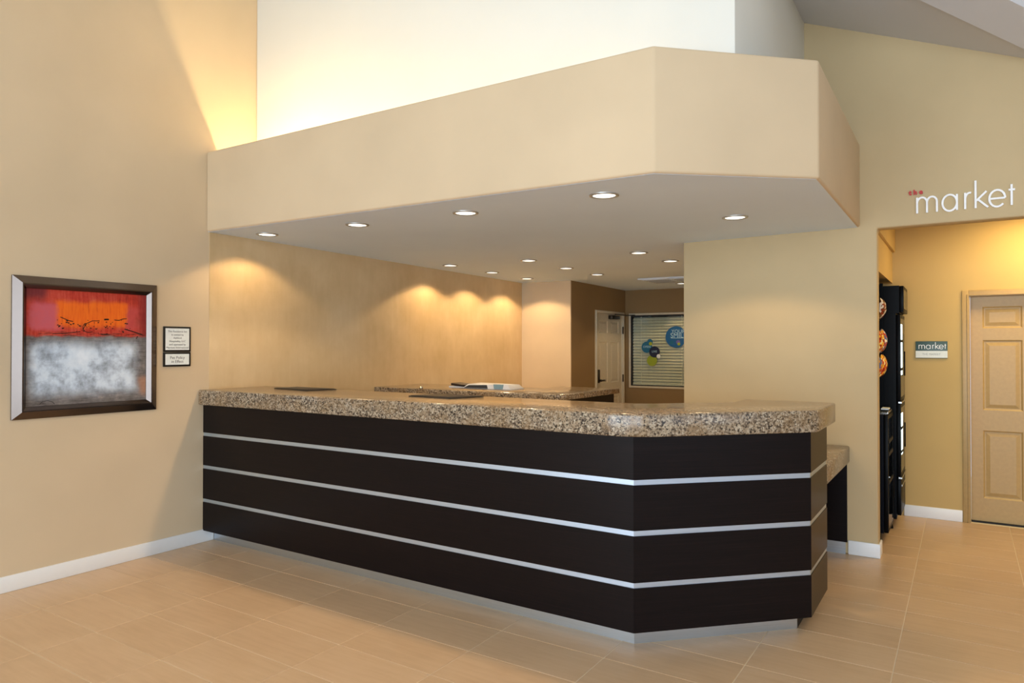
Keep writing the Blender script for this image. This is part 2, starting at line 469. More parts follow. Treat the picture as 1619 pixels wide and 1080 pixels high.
# left wall, and the mottled skim on it behind the desk
struct(B().box(XL - 0.15, XL, YB0, YE + 0.15, 0, ZTOP).build('wall_left', 'tan'), 'tall tan painted left wall')
struct(B().box(XL, XL + 0.004, 3.372, YE, 0, 2.47).build('wall_behind_desk', 'faux'), 'mottled tan finish on the wall behind the reception desk')
struct(B().box(XL, XF, YE, YE + 0.02, 0, 2.5).build('wall_back_niche', 'tan'))
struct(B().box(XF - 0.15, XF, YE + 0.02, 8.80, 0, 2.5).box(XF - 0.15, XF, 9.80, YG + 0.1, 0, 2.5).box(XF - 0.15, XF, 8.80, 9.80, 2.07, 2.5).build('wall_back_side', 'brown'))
WX0, WX1, WZ0, WZ1 = -4.235, -2.75, 0.965, 2.025
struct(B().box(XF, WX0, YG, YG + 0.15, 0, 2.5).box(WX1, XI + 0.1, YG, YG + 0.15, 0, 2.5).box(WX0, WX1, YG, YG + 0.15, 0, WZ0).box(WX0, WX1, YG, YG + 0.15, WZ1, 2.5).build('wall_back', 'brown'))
struct(B().box(XI, XI + 0.12, YM + 0.15, YG, 0, 2.5).build('wall_back_right', 'tan'))

# white upper wall (a solid mass standing on the dropped ceiling)
struct(B().box(XL, XR, YW, YM + 0.15, 2.58, ZTOP).build('wall_upper', 'white_wall', bevel=0.012), 'white upper wall above the bulkhead')

# market wall with its wide opening
XA1 = 2.3
ztop = lambda x: max(P1(x), P2(YM)) + 0.06
xs = [XI, -1.0, -0.5, 0.0, 0.4, 0.66, 1.5, XB1]
poly = [(XI, 0)] + [(XO, 0), (XO, ZO), (XA1, ZO), (XA1, 0), (XB1, 0)] + [(x, ztop(x)) for x in reversed(xs)]
mw = B(); n = len(poly)
mw.add([(x, YM, z) for x, z in poly] + [(x, YM + 0.15, z) for x, z in poly],
       [tuple(range(n)), tuple(reversed(range(n, 2 * n)))] + [(i, (i + 1) % n, n + (i + 1) % n, n + i) for i in range(n)])
wm = struct(mw.build('wall_market', 'khaki', bevel=0.014), 'tan wall with the wide opening to the market')

# alcove behind it: back wall, niche for the coolers, soffit
DX0, DX1 = 0.030, 0.905
struct(B().box(-1.4, DX0, YK, YK + 0.2, 0, 3.0).box(DX1, XA1 + 0.2, YK, YK + 0.2, 0, 3.0).box(DX0, DX1, YK, YK + 0.2, 2.005, 3.0).build('wall_alcove_back', 'alcove'))
struct(B().box(XA1, XA1 + 0.15, YM + 0.15, YK, 0, 3.0).build('wall_alcove_right', 'alcove'))
struct(B().box(-1.30, -0.555, YM + 0.15, YK, 2.14, 2.90).build('wall_alcove_left', 'alcove'))
struct(B().box(-1.42, -1.30, YM + 0.15, YK, 0, 2.90).build('wall_niche', 'alcove'))
struct(B().box(-0.62, -0.530, YM + 0.15, YK, 2.425, 2.80).build('trim_1', 'alcove', bevel=0.012), 'soffit edge high inside the market alcove')
struct(B().box(-1.42, XA1 + 0.15, YM + 0.15, YK, 2.75, 2.85).build('ceiling_alcove', 'ceiling'))

# dropped ceiling over the desk and its bulkhead
BK = [(XL, 3.345), (-1.315, 3.348), (-0.645, 4.018), (-0.645, YM)]
inn = offset_line(BK, 0.115)
inn[0] = (XL, inn[0][1]); inn[-1] = (inn[-1][0], YM)
soff_in = offset_line(BK, 0.017); soff_in[0] = (XL, soff_in[0][1]); soff_in[-1] = (soff_in[-1][0], YM)
zbot = {0: 2.474, 1: 2.434, 2: 2.452, 3: 2.442}
ztp = {0: 3.113, 1: 3.083, 2: 3.091, 3: 3.06}
nb = 4
vs = [(x, y, zbot[i]) for i, (x, y) in enumerate(BK)] + [(x, y, zbot[i]) for i, (x, y) in enumerate(inn)] + \
     [(x, y, ztp[i]) for i, (x, y) in enumerate(BK)] + [(x, y, ztp[i]) for i, (x, y) in enumerate(inn)]
fs = []
for i in range(3):
    fs += [(i, i + 1, 8 + i + 1, 8 + i), (4 + i, 12 + i, 12 + i + 1, 4 + i + 1), (i, 4 + i, 4 + i + 1, i + 1), (8 + i, 8 + i + 1, 12 + i + 1, 12 + i)]
fs += [(0, 8, 12, 4), (3, 7, 15, 11)]
struct(B().add(vs, fs).build('wall_bulkhead', 'tan', bevel=0.016, seg=3), 'tan angled bulkhead hanging over the reception desk')
cpoly = [soff_in[0], soff_in[1], soff_in[2], soff_in[3], (XI, YM), (XI, YG), (XF, YG), (XF, YE), (XL, YE)]
zadj = {0: 2.473, 1: 2.433, 2: 2.451, 3: 2.441}
def zc_(x, y):
    for i in range(4):
        if (x, y) == soff_in[i]: return zadj[i]
    return ZC(x, y)
cb = B(); n = len(cpoly)
lo = [(x, y, zc_(x, y)) for x, y in cpoly]; hi = [(x, y, 2.58) for x, y in cpoly]
cb.add(lo + hi, [tuple(range(n)), tuple(reversed(range(n, 2 * n)))] + [(i, n + i, n + (i + 1) % n, (i + 1) % n) for i in range(n)])
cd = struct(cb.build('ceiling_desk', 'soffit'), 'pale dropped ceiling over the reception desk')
from mathutils.bvhtree import BVHTree
_b = bmesh.new(); _b.from_mesh(cd.data); bmesh.ops.triangulate(_b, faces=_b.faces); _b.to_mesh(cd.data)
CEIL = BVHTree.FromBMesh(_b); _b.free()
def ceil_z(x, y):
    h = CEIL.ray_cast(Vector((x, y, 1.0)), Vector((0, 0, 1)))
    return h[0].z if h[0] else ZC(x, y)

# vaulted lobby ceiling: two slopes meeting in a diagonal valley with a boxed beam
def vx(x, y): return max(P1(x), P2(y))
vault = B()
# valley line in plan: P1(x) == P2(y)
yv = lambda x: 5.023 + (P1(x) - 3.707) / -0.4257
ZR = 6.3
xr = -1.073 - (ZR - 4.086) / 0.4257      # where slope 1 reaches the flat
yr = 5.023 - (ZR - 3.707) / 0.4257
A_ = (XL - 0.1, P1(XL - 0.1))
pa = (0.60, yv(0.60)); 
q0 = (XL - 0.1, YM + 0.2); q1 = (pa[0], YM + 0.2)
yl = yv(XL - 0.1)
def v3(x, y): return (x, y, vx(x, y))
# slope 1
yv_end = YM + 0.2
xv_end = 0.6
for xx in [0.6]: pass
xend = -1.073 + (4.086 - P2(YM + 0.2)) / 0.4257
vault.add([v3(XL - 0.1, YM + 0.2), (xend, YM + 0.2, P1(xend)), (XL - 0.1, yl, P1(XL - 0.1))], [(0, 1, 2)])
vault.add([(XL - 0.1, yl, P1(XL - 0.1)), (xend, YM + 0.2, P2(YM + 0.2)), (XB1 + 0.1, YM + 0.2, P2(YM + 0.2)), (XB1 + 0.1, yl, P2(yl))], [(0, 1, 2, 3)])
vault.add([(XL - 0.1, yl, P2(yl)), (XB1 + 0.1, yl, P2(yl)), (XB1 + 0.1, YB0 - 0.1, P2(yl)), (XL - 0.1, YB0 - 0.1, P2(yl))], [(0, 1, 2, 3)])
k = len(vault.v)
vault.add([(x, y, z + 0.12) for x, y, z in vault.v], [tuple(reversed([i for i in f])) for f in vault.f])
struct(vault.build('ceiling', 'ceiling', recalc=False), 'pale vaulted lobby ceiling')
# beam along the valley (underside edges seen at upper right)
d = Vector((1, 1, -0.4257)).normalized(); side = Vector((1, -1, 0)).normalized()
p0 = Vector((-0.184, 5.023, 3.707)) - Vector((0, 0, 0.02))
bm_ = B(); vs = []
for t in (-5.6, 1.02):
    a = p0 + d * t
    vs += [a, a + side * 0.29, a + side * 0.29 + Vector((0, 0, 0.3)), a + Vector((0, 0, 0.3))]
bm_.add(vs, [(0, 1, 5, 4), (1, 2, 6, 5), (2, 3, 7, 6), (3, 0, 4, 7), (0, 3, 2, 1), (4, 5, 6, 7)])
struct(bm_.build('ceiling_beam', 'ceiling'), 'pale diagonal beam in the vaulted ceiling')

# lobby front glazing wall and right wall (behind / beside the camera) with real window openings
fw = B(); x = XL - 0.1
for (a, b) in WIN_FRONT:
    fw.box(x, a, YB0 - 0.15, YB0, 0, ZTOP); fw.box(a, b, YB0 - 0.15, YB0, 0, 0.05); fw.box(a, b, YB0 - 0.15, YB0, 3.6, ZTOP); x = b
fw.box(x, XB1 + 0.1, YB0 - 0.15, YB0, 0, ZTOP)
struct(fw.build('wall_front', 'tan'))
rw = B(); y = YB0
for (a, b) in WIN_RIGHT:
    rw.box(XB1, XB1 + 0.15, y, a, 0, ZTOP); rw.box(XB1, XB1 + 0.15, a, b, 0, 0.4); rw.box(XB1, XB1 + 0.15, a, b, 3.1, ZTOP); y = b
rw.box(XB1, XB1 + 0.15, y, YM + 0.15, 0, ZTOP)
struct(rw.build('wall_right', 'tan'))
wi = 2
for (a, b) in WIN_FRONT:
    wn = struct(B().box(a, b, YB0 - 0.10, YB0 - 0.05, 0.05, 0.11).box(a, b, YB0 - 0.10, YB0 - 0.05, 3.54, 3.6).box(a, a + 0.06, YB0 - 0.10, YB0 - 0.05, 0.11, 3.54)
                .box(b - 0.06, b, YB0 - 0.10, YB0 - 0.05, 0.11, 3.54).box((a + b) / 2 - 0.03, (a + b) / 2 + 0.03, YB0 - 0.10, YB0 - 0.05, 0.11, 3.54)
                .box(a, b, YB0 - 0.10, YB0 - 0.05, 2.3, 2.36).build('window_%d' % wi, 'frame_edge')); wi += 1
for (a, b) in WIN_RIGHT:
    wn = struct(B().box(XB1 + 0.05, XB1 + 0.1, a, b, 0.4, 0.46).box(XB1 + 0.05, XB1 + 0.1, a, b, 3.04, 3.1).box(XB1 + 0.05, XB1 + 0.1, a, a + 0.06, 0.46, 3.04)
                .box(XB1 + 0.05, XB1 + 0.1, b - 0.06, b, 0.46, 3.04).box(XB1 + 0.05, XB1 + 0.1, (a + b) / 2 - 0.03, (a + b) / 2 + 0.03, 0.46, 3.04).build('window_%d' % wi, 'frame_edge')); wi += 1

# skirting
def skirt(name, x0, x1, y0, y1, **kw):
    return struct(B().box(x0, x1, y0, y1, 0, 0.103).build(name, 'base', bevel=0.005))
skirt('baseboard_left', XL, XL + 0.014, YB0, 3.414)
bb = B().prism([(-0.735, YM - 0.014), (XO + 0.014, YM - 0.014), (XO + 0.014, YM + 0.15), (XO, YM + 0.15), (XO, YM), (-0.735, YM)], 0, 0.105)
struct(bb.build('baseboard_market', 'base', bevel=0.006), 'white skirting at the foot of the market wall')
skirt('baseboard_alcove', -0.47, -0.018, YK - 0.014, YK)

# ------------------------------------------------------------------ reception desk
desk = thing('reception_desk', 'long angled reception desk clad in dark espresso panels with three metal strips', 'reception desk', (-2.8, 3.7, 0))
ZG, ZT = 1.092, 1.2108
BZ = 0.093
strips = [0.857, 0.598, 0.3335]
HS = 0.0135
rows = []
lo_ = BZ
for s_ in reversed(strips):
    rows.append((lo_, s_ - HS)); lo_ = s_ + HS
rows.append((lo_, ZG))
L0 = body_line
L1 = offset_line(L0, 0.018)
LS0 = offset_line(L0, 0.005)
LSin = offset_line(L0, 0.018)
for i in range(3):
    for (za, zb_) in rows:
        B().prism([L0[i], L0[i + 1], L1[i + 1], L1[i]], za, zb_).build('panel', 'laminate', desk, bevel=0.0012, seg=1)
    for s_ in strips:
        B().prism([LS0[i], LS0[i + 1], LSin[i + 1], LSin[i]], s_ - HS + 0.0002, s_ + HS - 0.0002).build('metal_strip', 'alu', desk)
carc = offset_line(L0, 0.019)
back = [(-1.17, 4.5597), (-1.17, 4.32), (-1.62, 3.88), (XL + 0.006, 3.88)]
c0 = [(XL + 0.006, carc[0][1])] + carc[1:]
B().prism(c0 + back, BZ, ZG - 0.001).build('carcass', 'black_matt', desk)
K0 = offset_line(L0, 0.0935); K0[-1] = (-0.779, 4.5)
kk = [(XL + 0.016, K0[0][1]), K0[1], (-0.779, K0[1][1] + (-0.779 - K0[1][0])), (-0.779, 4.5)]
for i in range(3):
    a, b = kk[i], kk[i + 1]
    t = (Vector(b) - Vector(a)).normalized(); nn = Vector((-t.y, t.x)) * 0.015
    B().prism([a, b, (b[0] + nn.x, b[1] + nn.y), (a[0] + nn.x, a[1] + nn.y)], 0, BZ).build('toe_kick', 'kick' if i < 2 else 'black_matt', desk)
# worktop
gy, gx, gc, gyd = 3.277, -1.3997, 0.7448, 4.63
def arc_corner(p, q, r, tl, k=8):
    """rounds corner q between p and r with tangent length tl"""
    a = (Vector(p) - Vector(q)).normalized(); b = (Vector(r) - Vector(q)).normalized(); q = Vector(q)
    s, e = q + a * tl, q + b * tl
    out = []
    for i in range(k + 1):
        t = i / k; v = s * (1 - t) ** 2 + q * 2 * t * (1 - t) + e * t * t
        out.append((v.x, v.y))
    return out
top_poly = [(XL + 0.004, gy)] + arc_corner((XL, gy), (gx + 0.005, gy), (gx + gc, gy + gc), 0.16) + \
    arc_corner((gx, gy), (gx + gc, gy + gc), (gx + gc, gyd), 0.03, 4) + arc_corner((gx + gc, gy + gc), (gx + gc, gyd), (-1.2, gyd), 0.03, 4) + \
    [(-1.20, gyd), (-1.20, 4.35)] + arc_corner((-1.2, 4.35), (-1.62, 3.92), (XL, 3.92), 0.1) + [(XL + 0.004, 3.92)]
wt = B().prism(top_poly, ZG, ZT).build('worktop', 'granite', bevel=0.012, seg=3)
tag(wt, 'thick polished speckled granite top of the front reception desk', 'countertop')

# lower accessible desk against the market wall
low = thing('low_desk', 'low dark side desk with granite top joining the reception desk to the market wall', 'desk', (-1.0, 5.2, 0))
B().box(-1.35, -0.722, 4.66, YM - 0.002, 0.684, 0.81).build('worktop', 'granite', low, bevel=0.014, seg=3)['label'] = 'speckled granite top'
B().box(-1.30, -0.740, YM - 0.022, YM - 0.002, 0.09, 0.684).build('back_panel', 'laminate', low)
B().box(-1.30, -0.752, YM - 0.016, YM - 0.002, 0.0, 0.09).build('toe_kick', 'kick', low)
B().box(-1.33, -1.30, 4.70, YM - 0.002, 0.0, 0.684).build('side_panel', 'laminate', low)

# rear counter
rear = thing('rear_counter', 'dark rear work counter with thin speckled granite top behind the reception desk', 'counter', (-4.0, 5.6, 0))
rp = [(XL + 0.005, 5.235), (-2.92, 5.215), (-2.862, 5.27), (-2.855, 6.36), (-3.50, 6.36), (-3.50, 5.98), (XL + 0.005, 5.98)]
B().prism(rp, 1.092, 1.14).build('worktop', 'granite', rear, bevel=0.006)['label'] = 'speckled granite top'
rb = [(XL + 0.006, 5.29), (-2.95, 5.27), (-2.92, 5.30), (-2.90, 6.32), (-3.46, 6.32), (-3.46, 5.93), (XL + 0.006, 5.93)]
B().prism(rb, 0.08, 1.092).build('body', 'laminate', rear)
B().prism([(XL + 0.02, 5.35), (-2.97, 5.33), (-2.96, 6.26), (-3.40, 6.26), (-3.40, 5.88), (XL + 0.02, 5.88)], 0, 0.08).build('toe_kick', 'black_matt', rear)

# white office machine on it
pr = thing('office_machine', 'low white office machine with dark tray on the rear counter', 'office machine', (-3.98, 5.62, 1.14))
B().add([(-4.20, 5.56, 1.1402), (-3.61, 5.54, 1.1402), (-3.61, 5.80, 1.1402), (-4.20, 5.82, 1.1402),
         (-4.14, 5.58, 1.182), (-3.66, 5.56, 1.193), (-3.66, 5.78, 1.182), (-4.14, 5.80, 1.188)],
        [(0, 3, 2, 1), (4, 5, 6, 7), (0, 1, 5, 4), (1, 2, 6, 5), (2, 3, 7, 6), (3, 0, 4, 7)]).build('body', 'white_plastic', pr, bevel=0.008)
B().add([(-4.17, 5.552, 1.146), (-3.88, 5.545, 1.146), (-3.90, 5.561, 1.178), (-4.12, 5.567, 1.172), (-4.17, 5.60, 1.146), (-3.88, 5.60, 1.146), (-3.90, 5.60, 1.178), (-4.12, 5.60, 1.172)],
        [(0, 1, 2, 3), (4, 7, 6, 5), (0, 4, 5, 1), (1, 5, 6, 2), (2, 6, 7, 3), (3, 7, 4, 0)]).build('screen', 'grey_plastic', pr)
B().add([(-3.80, 5.540, 1.146), (-3.70, 5.538, 1.146), (-3.70, 5.556, 1.188), (-3.82, 5.56, 1.188), (-3.80, 5.60, 1.146), (-3.70, 5.60, 1.146), (-3.70, 5.60, 1.188), (-3.82, 5.60, 1.188)],
        [(0, 1, 2, 3), (4, 7, 6, 5), (0, 4, 5, 1), (1, 5, 6, 2), (2, 6, 7, 3), (3, 7, 4, 0)]).build('control_panel', 'panel_blue', pr)
B().add([(-4.40, 5.64, 1.158), (-4.16, 5.58, 1.150), (-4.16, 5.76, 1.150), (-4.40, 5.80, 1.158), (-4.40, 5.64, 1.182), (-4.16, 5.58, 1.168), (-4.16, 5.76, 1.168), (-4.40, 5.80, 1.182)],
        [(0, 3, 2, 1), (4, 5, 6, 7), (0, 1, 5, 4), (1, 2, 6, 5), (2, 3, 7, 6), (3, 0, 4, 7)]).build('paper_tray', 'brown_plastic', pr, bevel=0.003)
B().box(-4.41, -4.18, 5.62, 5.79, 1.1402, 1.152).build('tray_foot', 'white_plastic', pr)
# small grey pad on the rear counter
tag(B().lathe((-4.50, 5.29, 1.1402), [(0.019, 0), (0.021, 0.006), (0.017, 0.016), (0.008, 0.02)], 16).build('grommet_cap', 'chrome'), 'tiny grey cap near the left end of the rear counter', 'cap')

# two leatherette folders on the front worktop
def folder(q, label):
    t = thing('menu_folder', label, 'folder', (sum(p[0] for p in q) / 4, sum(p[1] for p in q) / 4, ZT), 'folders on the front worktop')
    cx = sum(p[0] for p in q) / 4; cy = sum(p[1] for p in q) / 4
    B().prism(q, ZT + 0.0003, ZT + 0.006).build('cover', 'leather', t, bevel=0.0015)
    B().prism([(cx + (x - cx) * 0.94, cy + (y - cy) * 0.94) for x, y in q], ZT + 0.006, ZT + 0.009).build('pad', 'leather', t, bevel=0.001)
folder([(-4.70, 3.70), (-4.22, 3.63), (-4.17, 3.88), (-4.66, 3.90)], 'black folder lying near the wall end of the granite top')
folder([(-3.19, 3.62), (-2.80, 3.595), (-2.73, 3.86), (-3.16, 3.88)], 'black folder lying mid way along the granite top')

# ------------------------------------------------------------------ downlights
LIGHTS = [((-4.76, 3.675), 'round downlight over the desk front, nearest the left wall'),
          ((-3.773, 3.71), 'round downlight over the desk front, second from the left wall'),
          ((-2.79, 3.733), 'round downlight over the desk front, third from the left wall'),
          ((-1.758, 3.70), 'largest looking round downlight, over the desk corner'),
          ((-1.316, 4.847), 'lone round downlight nearest the market wall'),
          ((-4.72, 6.038), 'front round downlight of the row along the mottled wall'),
          ((-4.705, 6.822), 'middle round downlight of the row along the mottled wall'),
          ((-4.704, 7.606), 'rear round downlight of the row along the mottled wall'),
          ((-3.747, 6.095), 'front round downlight of the middle row behind the desk'),
          ((-3.726, 6.858), 'middle round downlight of the middle row behind the desk'),
          ((-3.707, 7.604), 'rear round downlight of the middle row behind the desk'),
          ((-2.55, 6.115), 'front round downlight of the row by the market wall end'),
          ((-2.503, 6.825), 'rear round downlight of the row by the market wall end'),
          ((-3.19, 9.131), 'round downlight beside the air vent in front of the blinds window')]
POW = [0.55, 1.0, 1.1, 1.1, 0.8, 1.0, 1.0, 1.0, 0.3, 0.3, 0.3, 0.18, 0.15, 0.7]
for ((x, y), lab), pw in zip(LIGHTS, POW):
    z = ceil_z(x, y) - 0.0012
    t = thing('downlight', lab, 'ceiling light', (x, y, z), 'recessed downlights over the reception')
    B().lathe((x, y, z), [(0.067, 0.004), (0.067, -0.003), (0.074, -0.008), (0.086, -0.005), (0.088, 0.003)], 32, cap=False).build('trim_ring', 'lens_trim', t, smooth=True)
    B().lathe((x, y, z), [(0.0665, -0.0015), (0.03, -0.0035), (0.002, -0.004)], 32).build('lens', 'lens', t, smooth=True)
    d_ = bpy.data.lights.new('downlight_lamp', 'SPOT'); d_.energy = DOWN_POWER * pw; d_.color = WARM
    d_.spot_size = math.radians(132); d_.spot_blend = 0.22; d_.shadow_soft_size = 0.05
    lo = bpy.data.objects.new('downlight_lamp', d_); C.objects.link(lo); lo.parent = t; lo.location = (0, 0, -0.03)

# uplight tubes in the trough behind the parapet
for i, (xc, pw, lab) in enumerate([(-4.66, 22.0, 'lit tube lamp in the bulkhead trough at the left wall'), (-3.72, 7.0, 'lit tube lamp in the bulkhead trough, second from the left wall'),
                                    (-2.78, 3.2, 'lit tube lamp in the bulkhead trough, third from the left wall'), (-1.84, 2.4, 'lit tube lamp in the bulkhead trough, nearest its angled corner')]):
    t = thing('trough_lamp', lab, 'lamp', (xc, 3.66, 2.58), 'tube lamps in the bulkhead trough')
    B().box(xc - 0.38, xc + 0.38, 3.62, 3.70, 2.58, 2.63).build('batten', 'white_plastic', t)
    B().lathe((xc, 3.66, 2.655), [(0.013, -0.36), (0.013, 0.36)], 12, axis='x').build('tube', 'tube', t, smooth=True)
    d_ = bpy.data.lights.new('trough_glow', 'AREA'); d_.shape = 'RECTANGLE'; d_.size = 0.7; d_.size_y = 0.05; d_.energy = pw; d_.color = (1.0, 0.76, 0.40)
    lo = bpy.data.objects.new('trough_glow', d_); C.objects.link(lo); lo.parent = t; lo.location = (0, 0, 0.10); lo.rotation_euler = (PI, 0, 0)

# ------------------------------------------------------------------ framed painting and notices on the left wall
PY0, PY1, PZ0, PZ1 = 1.986, 2.933, 1.083, 2.010
pic = thing('framed_painting', 'abstract red, orange and pale grey painting in a dark bronze frame on the left wall', 'painting', (XL, (PY0 + PY1) / 2, PZ0))
IN = 0.080
prof = [(0.0, 0.0), (0.0, 0.012), (0.048, 0.042), (0.056, 0.042), (IN, 0.014), (IN, 0.0)]   # (inward, out of the wall)
cs = [(PY0, PZ0, 1, 1), (PY1, PZ0, -1, 1), (PY1, PZ1, -1, -1), (PY0, PZ1, 1, -1)]
for i in range(4):
    a, b = cs[i], cs[(i + 1) % 4]
    vs = [(XL + 0.001 + h, a[0] + a[2] * s_, a[1] + a[3] * s_) for s_, h in prof] + [(XL + 0.001 + h, b[0] + b[2] * s_, b[1] + b[3] * s_) for s_, h in prof]
    k = len(prof)
    B().add(vs, [(j, (j + 1) % k, k + (j + 1) % k, k + j) for j in range(k)] + [tuple(range(k)), tuple(reversed(range(k, 2 * k)))]).build('frame_rail', 'frame', pic)
ca = B().box(XL + 0.001, XL + 0.010, PY0 + IN, PY1 - IN, PZ0 + IN, PZ1 - IN).build('canvas', 'painting', pic)
ca['label'] = 'red and orange field over a cloudy pale grey field'
W_, H_ = PY1 - PY0 - 2 * IN, PZ1 - PZ0 - 2 * IN
to3 = lambda u, v, h: (XL + 0.0101 + h, PY0 + IN + u * W_, PZ0 + IN + v * H_)
sp = B()
sp.ribbon([(0.44 + 0.0, 0.66), (0.47, 0.715), (0.52, 0.74), (0.58, 0.742)], 0.006, to3, 0.0006)
sp.ribbon([(0.49 + 0.05 * math.cos(a), 0.68 + 0.045 * math.sin(a)) for a in [2.3 + i * 0.28 for i in range(12)]], 0.005, to3, 0.0006)
sp.ribbon([(0.71, 0.755), (0.75, 0.752), (0.79, 0.768), (0.82, 0.77)], 0.007, to3, 0.0006)
sp.ribbon([(0.62, 0.755), (0.66, 0.758)], 0.014, to3, 0.0006)
sp.ribbon([(0.80, 0.672), (0.87, 0.652), (0.93, 0.632), (0.965, 0.622)], 0.009, to3, 0.0006)
sp.ribbon([(0.26, 0.765), (0.33, 0.735), (0.36, 0.73)], 0.007, to3, 0.0006)
sp.ribbon([(0.20, 0.618), (0.32, 0.628), (0.42, 0.64)], 0.006, to3, 0.0006)
sp.ribbon([(0.10 + 0.002, 0.012), (0.125, 0.035), (0.165, 0.043), (0.20, 0.03), (0.22, 0.008)], 0.004, to3, 0.0006)
for k in range(60):
    u = random.uniform(0.22, 0.95); v = random.gauss(0.70 - 0.06 * (u - 0.3), 0.03); r_ = random.uniform(0.003, 0.008)
    sp.ribbon([(u - r_, v), (u + r_, v + random.uniform(-0.006, 0.006))], r_ * 1.3, to3, 0.0006)
sp.build('paint_splatter', 'frame_edge', pic)['kind'] = 'stuff'

def notice(y0, y1, z0, z1, lines, label, size, mar):
    t = thing('wall_notice', label, 'sign', (XL, (y0 + y1) / 2, z0), 'framed notices beside the painting')
    B().box(XL + 0.0005, XL + 0.012, y0, y1, z0, z1).build('frame', 'frame_edge', t, bevel=0.002)
    B().box(XL + 0.010, XL + 0.0125, y0 + mar, y1 - mar, z0 + mar, z1 - mar).build('paper', 'sign_white', t)
    for (s_, zz, sz, mt) in lines:
        text_mesh('lettering', s_, sz, mt, t, (XL + 0.0132, (y0 + y1) / 2, zz), (0, 1, 0), (0, 0, 1), 0.0006)
lab1 = [('This Residence Inn', 1.668, 0.0205, 'ink'), ('is owned by', 1.643, 0.0205, 'ink'), ('Ashford', 1.618, 0.0205, 'ink'),
        ('Hospitality, LLC', 1.593, 0.0205, 'ink'), ('and operated by', 1.568, 0.0205, 'ink'), ('Marriott International', 1.544, 0.0205, 'ink')]
notice(2.988, 3.209, 1.5125, 1.706, lab1, 'black framed notice with six lines of print, upper of two', 0.02, 0.014)
notice(2.988, 3.209, 1.3995, 1.5095, [('Pet Policy', 1.467, 0.030, 'ink'), ('in Effect', 1.437, 0.030, 'ink')], 'black framed notice reading Pet Policy in Effect, lower of two', 0.03, 0.014)

# ------------------------------------------------------------------ "the market" lettering
def glyphs(w):
    """light geometric lower-case strokes; unit = x-height, returns strokes and advance"""
    c = lambda cx, cy, rx, ry, a0, a1, k=22: [(cx + rx * math.cos(math.radians(a0 + (a1 - a0) * i / k)), cy + ry * math.sin(math.radians(a0 + (a1 - a0) * i / k))) for i in range(k + 1)]
    G = {}
    G['m'] = [[(0, 0), (0, 1)], c(0.30, 0.64, 0.30, 0.34, 180, 0, 14) + [(0.60, 0)], c(0.90, 0.64, 0.30, 0.34, 180, 0, 14) + [(1.20, 0)]]
    G['a'] = [c(0.5, 0.48, 0.5, 0.5, 0, 360, 32), [(1.0, 0), (1.0, 0.98)]]
    G['r'] = [[(0, 0), (0, 1)], c(0.34, 0.60, 0.34, 0.38, 180, 75, 10)]
    G['k'] = [[(0, 0), (0, 1.68)], [(0.03, 0.44), (0.58, 0.98)], [(0.12, 0.53), (0.66, 0)]]
    G['e'] = [c(0.5, 0.48, 0.5, 0.5, 0, 318, 30) , [(0.0, 0.48), (1.0, 0.48)]]
    G['t'] = [[(0.17, 0), (0.17, 1.24)], [(0, 0.92), (0.36, 0.92)]]
    return G[w]
MK = [('m', -0.276, -0.155), ('a', -0.122, -0.036), ('r', 0.012, 0.047), ('k', 0.072, 0.143), ('e', 0.150, 0.238), ('t', 0.257, 0.293)]
WID = {'m': 1.20, 'a': 1.0, 'r': 0.43, 'k': 0.66, 'e': 1.0, 't': 0.36}
def word(parent, x0, scale, base, face, depth, sw, xh, mat, zslope=0.0):
    for ch, a, b in MK:
        bb_ = B(); xs_ = x0 + a * scale; sx = (b - a) * scale / WID[ch]
        f3 = lambda u, v, h: (xs_ + u * sx, face - h, base + v * xh)
        g3 = lambda u, v, h: (u, face - h, v)
        for si, st in enumerate(glyphs(ch)):
            bb_.ribbon([(xs_ + u * sx, base + v * xh) for u, v in st], sw, g3, depth * (1 - 0.06 * si))
        bb_.build('letter_' + ch, mat, parent)
ms = thing('market_lettering', 'white raised lettering reading market with a small red the, on the wall over the opening', 'sign', (0, YM, 2.5))
word(ms, 0, 1.0, 2.504, YM - 0.001, 0.014, 0.0125, 0.113, 'letter_white')
text_mesh('letters_the', 't h e', 0.046, 'letter_red', ms, (-0.284, YM - 0.008, 2.656), (1, 0, 0), (0, 0, 1), 0.012, offset=0.0022)['label'] = 'small red word the'

sg = thing('door_sign', 'small green and white sign reading market on the alcove wall beside the door', 'sign', (-0.248, YK, 1.447))
B().box(-0.371, -0.124, YK - 0.010, YK - 0.0005, 1.447, 1.601).build('plate', 'sign_green', sg, bevel=0.002)
B().box(-0.371, -0.124, YK - 0.012, YK - 0.010, 1.452, 1.514).build('insert', 'sign_white', sg)
word(sg, -0.243, 0.37, 1.532, YK - 0.010, 0.002, 0.005, 0.036, 'letter_white')
text_mesh('lettering', 'THE MARKET', 0.024, 'ink_pale', sg, (-0.248, YK - 0.0125, 1.483), (1, 0, 0), (0, 0, 1), 0.0006)

